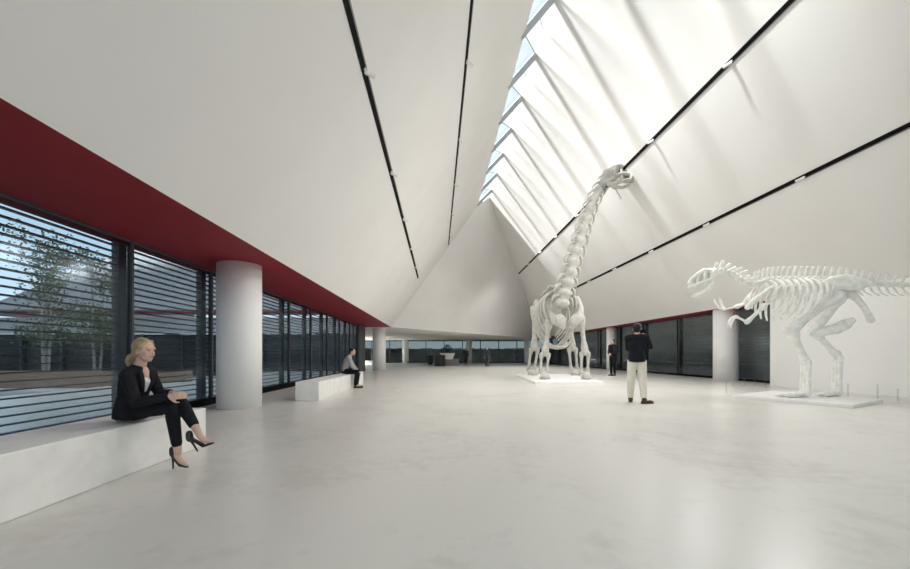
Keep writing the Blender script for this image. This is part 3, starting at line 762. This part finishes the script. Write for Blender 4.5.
# ---- generic poses, facing a direction
def standing(s, loc, face, stride=0, arms='down', spread=.1):
    f = V((math.cos(face), math.sin(face), 0)); r = f.cross(V((0,0,1))); o = V(loc)
    def l(x, y, z): return o + r*x*s + f*y*s + V((0,0,z*s))
    J = dict(pel=l(0,0,.97), wai=l(0,.005,1.10), che=l(0,.0,1.28), nek=l(0,-.012,1.475), hed=l(0,.018,1.63),
             shL=l(-.175,-.012,1.425), shR=l(.175,-.012,1.425), hiL=l(-.088,0,.92), hiR=l(.088,0,.92),
             knL=l(-spread, stride*.35+.02, .50), knR=l(spread, -stride*.15+.02, .50), anL=l(-spread, stride*.6, .085), anR=l(spread, -stride*.55, .085),
             elL=l(-.235,-.04-.1*stride,1.13), elR=l(.235,-.04+.1*stride,1.13), wrL=l(-.235,.03-.2*stride,.89), wrR=l(.235,.03+.25*stride,.89))
    J['toL'] = J['anL'] + f*.15*s - V((0,0,.05*s)); J['toR'] = J['anR'] + f*.15*s - V((0,0,.05*s))
    return J, l, f, r

# man photographing, seen from behind
s = 1.02; loc = (at(637,402,8.62).x, 8.62, 0)
J, l, f, r = standing(s, loc, PI/2-.50, spread=.145)
J['elL'] = l(-.19, .20, 1.19); J['wrL'] = l(.0, .30, 1.46); J['elR'] = l(.255, .16, 1.22); J['wrR'] = l(.17, .29, 1.47)
J['knL'] = l(-.12, .02, .5); J['anL'] = l(-.13, .06, .085); J['knR'] = l(.11, .0, .5); J['anR'] = l(.14, -.12, .085)
J['toL'] = J['anL']+V((.07, .13, -.05)); J['toR'] = J['anR']+V((.14, .03, -.05))
figure('man in black sweater and beige trousers seen from behind, raising a camera', J, s, basis(V((.55, 1, .08))),
       dict(top=M['navy'], topname='sweater', legs=M['beige'], hair=M['dark_hair'], shoe=M['boot'], sole=M['sole'], hem=.07, loose=.014, leglen=.84, hemx=1), loc,
       dict(L=(f*.6+r*.5+V((0,0,.5)), r, .7, 1), R=(f*.6-r*.5+V((0,0,.5)), -r, .7, -1)), voxel=.009, bulk=.006)
c = l(.09, .35, 1.58)
t = thing('camera', 'small black camera held up by the man in beige trousers', 'camera', c-V((0,0,.05)))
MB().box(c, (.14, .06, .09)).build('camera_body', M['black'], t, bevel=.01)
MB().tube([c+V((0,.03,0)), c+V((0,.10,0))], .034, n=16, ends=False).build('camera_lens', M['black'], t)

# man in dark suit beside the slim column
s = 1.06; loc = (at(613,375.5,19.6).x, 19.6, 0)
J, l, f, r = standing(s, loc, PI+.5, spread=.09)
J['elR'] = l(.22, .02, 1.13); J['wrR'] = l(.08, .2, 1.02); J['elL'] = l(-.22, .02, 1.13); J['wrL'] = l(-.06, .21, 1.04)
figure('man in a dark suit standing by the slim column on the right', J, s, basis(f), dict(top=M['suit'], topname='jacket', legs=M['trousers'], hair=M['grey_coat'], shoe=M['shoe'], hem=.12), loc,
       dict(L=(f*.3+r*.8, -f, .5, 1), R=(f*.3-r*.8, -f, .5, -1)), voxel=.014, bulk=.008)
# two distant walkers
s = 1.0; loc = (at(466,365,39.5).x, 39.5, 0)
J, l, f, r = standing(s, loc, -PI/2-.3, .1, spread=.10)
figure('distant standing person in a long dark grey coat by the reception plant', J, s, basis(f), dict(top=M['grey_coat'], topname='coat', legs=M['trousers'], hair=M['dark_hair'], shoe=M['shoe'], hem=.4), loc,
       dict(L=(V((0,0,-1)), r, .4, 1), R=(V((0,0,-1)), -r, .4, -1)), voxel=.02, bulk=.015)
s = 1.0; loc = (at(487,367,33.3).x, 33.3, 0)
J, l, f, r = standing(s, loc, -PI/2-.2, .32, spread=.10)
figure('distant walking person in navy jacket carrying a bag, right of the column', J, s, basis(f), dict(top=M['blue_coat'], topname='jacket', legs=M['grey_coat'], hair=M['dark_hair'], shoe=M['shoe'], hem=.12), loc,
       dict(L=(V((0,0,-1)), r, .9, 1), R=(V((0,0,-1)), -r, .4, -1)), voxel=.018, bulk=.015)
c = J['wrL'] + V((.06, -.03, -.34))
t = thing('bag', 'dark bag hanging from the hand of the distant walking person', 'bag', c-V((0,0,.13)))
MB().box(c, (.30, .12, .24)).build('bag_body', M['drum'], t, bevel=.03)
MB().tube([c+V((-.08,0,.11)), c+V((-.04,0,.22)), c+V((.02,0,.25)), c+V((.08,0,.11))], .012, n=6).build('handle', M['drum'], t)

# young man sitting on the far bench
def sitter():
    Y = 12.45
    J = dict(pel=at(345.2,371.2,Y), wai=at(345.2,367,Y), che=at(347.2,361.3,Y), nek=at(350,356,Y), hed=at(352.3,351.8,Y),
             shR=at(348.8,357.6,Y-.17), shL=at(349.2,357.6,Y+.17), elR=at(351.5,366.2,Y-.24), elL=at(353,365,Y+.22), wrR=at(358,371.5,Y-.10), wrL=at(358.3,371,Y+.08),
             hiR=at(346,371.2,Y-.09), hiL=at(346,371.2,Y+.09), knR=at(357.2,371.6,Y-.16), knL=at(358,371.2,Y+.14), anR=at(355.6,384.6,Y-.12), anL=at(356.6,384.2,Y+.12))
    J['toR'] = J['anR']+V((.15,0,-.06)); J['toL'] = J['anL']+V((.15,0,-.06))
    figure('dark-haired young man in grey shirt sitting at the end of the far bench', J, .98, basis(V((1,-.15,-.12))),
           dict(top=M['grey_shirt'], topname='shirt', legs=M['trousers'], hair=M['dark_hair'], shoe=M['boot'], sleeve=.8, loose=.012, floor=0), (J['pel'].x, Y, .445),
           dict(R=(V((.8,.3,-.5)), V((0,.4,-1)), .6, 1), L=(V((.8,-.3,-.5)), V((0,-.4,-1)), .6, -1)), voxel=.011, low=.02)
sitter()

# ================================================================== RECEPTION CORNER
Y = 37.0
t = thing('reception_desk', 'small distant reception desk with grey base and flared white front', 'desk', (at(451,365,Y).x, Y, 0))
x0, x1 = at(446,0,Y).x, at(459,0,Y).x
MB().box(((x0+x1)/2, Y+.4, .33), (x1-x0, .7, .66)).build('base', M['grey_paint'], t, bevel=.02)
a0, a1 = at(439.5,0,Y).x, at(455,0,Y).x
MB().prism([(a0+.5, Y, .62), (a1-.25, Y, .62), (a1, Y, 1.22), (a0, Y, 1.22)], (0, .6, 0)).build('counter', M['plinth'], t)
c = at(439.5, 0, 35.6).x
t = thing('drum_table', 'dark round drum standing in front of the reception desk', 'drum', (c, 35.6, 0))
MB().lathe([(.50, 0), (.54, .06), (.54, .98), (.5, 1.04)], (c, 35.6, 0), 32).build('body', M['drum'], t, smooth=False)
MB().lathe([(.46, 1.04), (.46, 1.06)], (c, 35.6, 0), 32).build('top', M['grey_paint'], t)
c = at(430.5, 0, 40).x
t = thing('litter_bin', 'dark square litter bin left of the reception desk', 'bin', (c, 40, 0))
MB().box((c, 40, .42), (.5, .5, .8)).build('body', M['drum'], t, bevel=.02)
MB().box((c, 40, .90), (.56, .56, .12)).build('lid', M['black'], t, bevel=.02)
def potted():
    c = V((at(447.5, 0, 38.6).x, 38.6, 0))
    t = thing('potted_plant', 'dark bushy potted plant rising behind the reception desk', 'plant', c)
    MB().lathe([(.28, 0), (.38, .75), (.34, .76)], c, 24).build('pot', M['grey_paint'], t)
    MB().tube([c+V((0,0,.7)), c+V((.02,0,1.25))], .05, n=8).build('stem', M['bark'], t)
    m = MB()
    for i in range(420):
        a, h = random.uniform(0, 2*PI), random.random(); rr = .62*math.sin(PI*(.18+.8*h))*random.uniform(.3, 1)
        p = c+V((rr*math.cos(a), rr*math.sin(a), 1.05+h*.95))
        d = V((math.cos(a), math.sin(a), random.uniform(-.3, .9))).normalized(); w = d.cross(V((0,0,1))).normalized()*.05; L = random.uniform(.14, .26)
        m.add([p, p+d*L*.5+w, p+d*L, p+d*L*.5-w], [(0,1,2,3)])
    m.build('foliage', M['dark_leaf'], t)
potted()

# ================================================================== OUTSIDE
struct('ground', MB().box((-20, 35, -.4), (220, 200, .2)), M['paving'])
t = thing('building', 'neighbouring wing with grey hipped roof and dark glazing seen through the left windows', 'building', (-17, 25, -.3))
MB().box((-17.2, 25.3, 1.05), (24, .4, 2.7)).build('facade', M['dark_glaze'], t)
MB().box((-17.2, 25.05, 2.95), (24, .7, 1.0)).build('fascia', M['fascia'], t)
MB().box((-17.4, 24.9, 3.78), (24, 1.2, .17)).build('red_band', M['red'], t)
e0, e1, r0, r1 = V((-29, 24.2, 3.9)), V((-5.5, 24.2, 3.9)), V((-24, 35, 12.0)), V((-5.5, 35, 12.0))
MB().prism([e0, e1, r1, r0], (0, .3, -.3)).prism([e0, r0, V((-29, 46, 3.9))], (.3, 0, -.3)).build('roof', M['roof'], t)
for k in range(8): MB().box((-27+2.6*k, 25.0, 1.2), (.16, .2, 2.4)).build('post', M['mullion'], t)
o = MB().box((-22.4, 15.3, .06), (25, .45, .72)).build('garden_wall', M['brick']); tag(o, 'low brown brick wall outside the left windows', 'wall', kind='thing')
o = MB().box((-22.4, 14.2, -.27), (25, 1.2, .1)).build('kerb', M['fascia']); tag(o, 'pale paving strip in front of the low brick wall outside', 'kerb')

def tree(x, y, h, spread, n, label, seed):
    rnd = random.Random(seed); base = V((x, y, -.3))
    t = thing('birch_tree', label, 'tree', base, 'birch trees outside the left windows')
    trunks = MB(); tips = []
    for k in range(3):
        a = 2*PI*k/3+rnd.random(); d = V((math.cos(a), math.sin(a), 0))
        p = [base+d*.1, base+d*.22+V((0,0,h*.3)), base+d*.4*spread*.5+V((0,0,h*.62)), base+d*.7*spread*.5+V((0,0,h*.95))]
        trunks.tube(p, [.075,.06,.04,.012], n=7)
        for j in range(9):
            f = rnd.uniform(.3, 1); i = min(int(f*3), 2); q = p[i].lerp(p[i+1], f*3-i)
            e = q+V((rnd.uniform(-1,1)*spread, rnd.uniform(-1,1)*spread, rnd.uniform(.2,.9)))*.75
            trunks.tube([q, q.lerp(e,.5)+V((0,0,.1)), e], [.022,.015,.006], n=5); tips += [q.lerp(e,.45), q.lerp(e,.75), e]
    trunks.build('trunk', M['bark'], t, smooth=True)
    m = MB()
    for i in range(n):
        c = rnd.choice(tips); p = c+V((rnd.gauss(0,.28), rnd.gauss(0,.28), rnd.gauss(-.1,.3)))
        d = V((rnd.uniform(-1,1), rnd.uniform(-1,1), rnd.uniform(-1,.3))).normalized(); w = d.orthogonal().normalized()*.045
        m.add([p, p+d*.07+w, p+d*.16, p+d*.07-w], [(0,1,2,3)])
    m.build('foliage', M['leaf'], t)
tree(at(45,0,19).x, 19, 7.2, 1.35, 2600, 'leafy birch outside the left window, nearest the picture edge', 3)
tree(at(97,0,21).x, 21, 6.8, 1.15, 2200, 'thinner birch outside the left window, before the grey roof', 5)
def hedge(c, d, label, rad, seed):
    m = MB(); rnd = random.Random(seed)
    m.box((c[0], c[1], c[2]), (d[0], d[1], d[2]))
    n = int(max(d[0], d[1])/rad)
    for i in range(n):
        f = (i+.5)/n-.5
        for k in range(2):
            p = V((c[0]+(d[0]*f if d[0] > d[1] else rnd.uniform(-.4,.4)*d[0]), c[1]+(d[1]*f if d[1] >= d[0] else rnd.uniform(-.4,.4)*d[1]), c[2]+d[2]/2+rnd.uniform(-.12,.0)))
            m.ball(p, (rad, rad, rnd.uniform(.12,.26)), None, 8, 5)
    o = m.build('hedge', M['hedge'], smooth=False); tag(o, label, 'hedge', kind='thing')
hedge((2, 57, .78), (50, 2, 2.1), 'dark clipped hedge far behind the back glazing', .5, 4)
hedge((19, 27, 2.4), (2.2, 52, 5.4), 'tall dark hedge outside the right glazing', .7, 5)
t = thing('parapet', 'low dark parapet with pale coping outside the right glazing', 'wall', (16.6, 29, -.3))
MB().box((16.6, 29, .1), (.3, 34, .8)).build('wall_body', M['roof'], t)
MB().box((16.6, 29, .54), (.4, 34, .08)).build('coping', M['fascia'], t)
# unseen block added on the left, keeps the low sun off the left windows
struct('unseen_sun_blocker', MB().box((-40, -8, 15.2), (10, 62, 31)), M['fascia'])

# ================================================================== LIGHT, CAMERA
w = bpy.data.worlds.new('World'); SC.world = w; w.use_nodes = True
nt = w.node_tree; bg = nt.nodes['Background']
tc = nt.nodes.new('ShaderNodeTexCoord'); sx = nt.nodes.new('ShaderNodeSeparateXYZ'); cr_ = nt.nodes.new('ShaderNodeValToRGB')
nt.links.new(tc.outputs['Generated'], sx.inputs[0]); nt.links.new(sx.outputs['Z'], cr_.inputs['Fac']); nt.links.new(cr_.outputs['Color'], bg.inputs['Color'])
e = cr_.color_ramp.elements; e[0].position = 0; e[0].color = (.82, .90, .95, 1); en = e.new(.2); en.color = (.58, .74, .87, 1); e = cr_.color_ramp.elements; e = [e[0], e[2]]; e[1].position = .55; e[1].color = (.58, .66, .73, 1)
bg.inputs['Strength'].default_value = 1.7
sun = bpy.data.lights.new('sun', 'SUN'); sun.energy = 15; sun.angle = math.radians(6.5); sun.color = (1, .985, .96)
so = bpy.data.objects.new('sun', sun); COL.objects.link(so); so.location = (-30, 0, 40)
so.rotation_euler = V((1, .30, -.785)).to_track_quat('-Z', 'Y').to_euler()

cam = bpy.data.cameras.new('camera'); co = bpy.data.objects.new('camera', cam); COL.objects.link(co)
co.location = (0, 0, EYE); co.rotation_euler = (PI/2, 0, 0)
cam.sensor_fit = 'HORIZONTAL'; cam.sensor_width = 36; cam.lens = 36*F/W_
cam.shift_x = (W_/2-VX)/W_; cam.shift_y = (VY-H_/2)/W_
cam.clip_start = .05; cam.clip_end = 500
SC.camera = co
SC.view_settings.view_transform = 'Standard'; SC.view_settings.look = 'None'
SC.view_settings.exposure = .43; SC.view_settings.gamma = 1; SC.view_settings.use_curve_mapping = False
SC.cycles.max_bounces = 10; SC.cycles.diffuse_bounces = 7; SC.cycles.transparent_max_bounces = 24
SC.cycles.sample_clamp_indirect = 8; SC.cycles.use_denoising = True
SC.cycles.caustics_reflective = False; SC.cycles.caustics_refractive = False
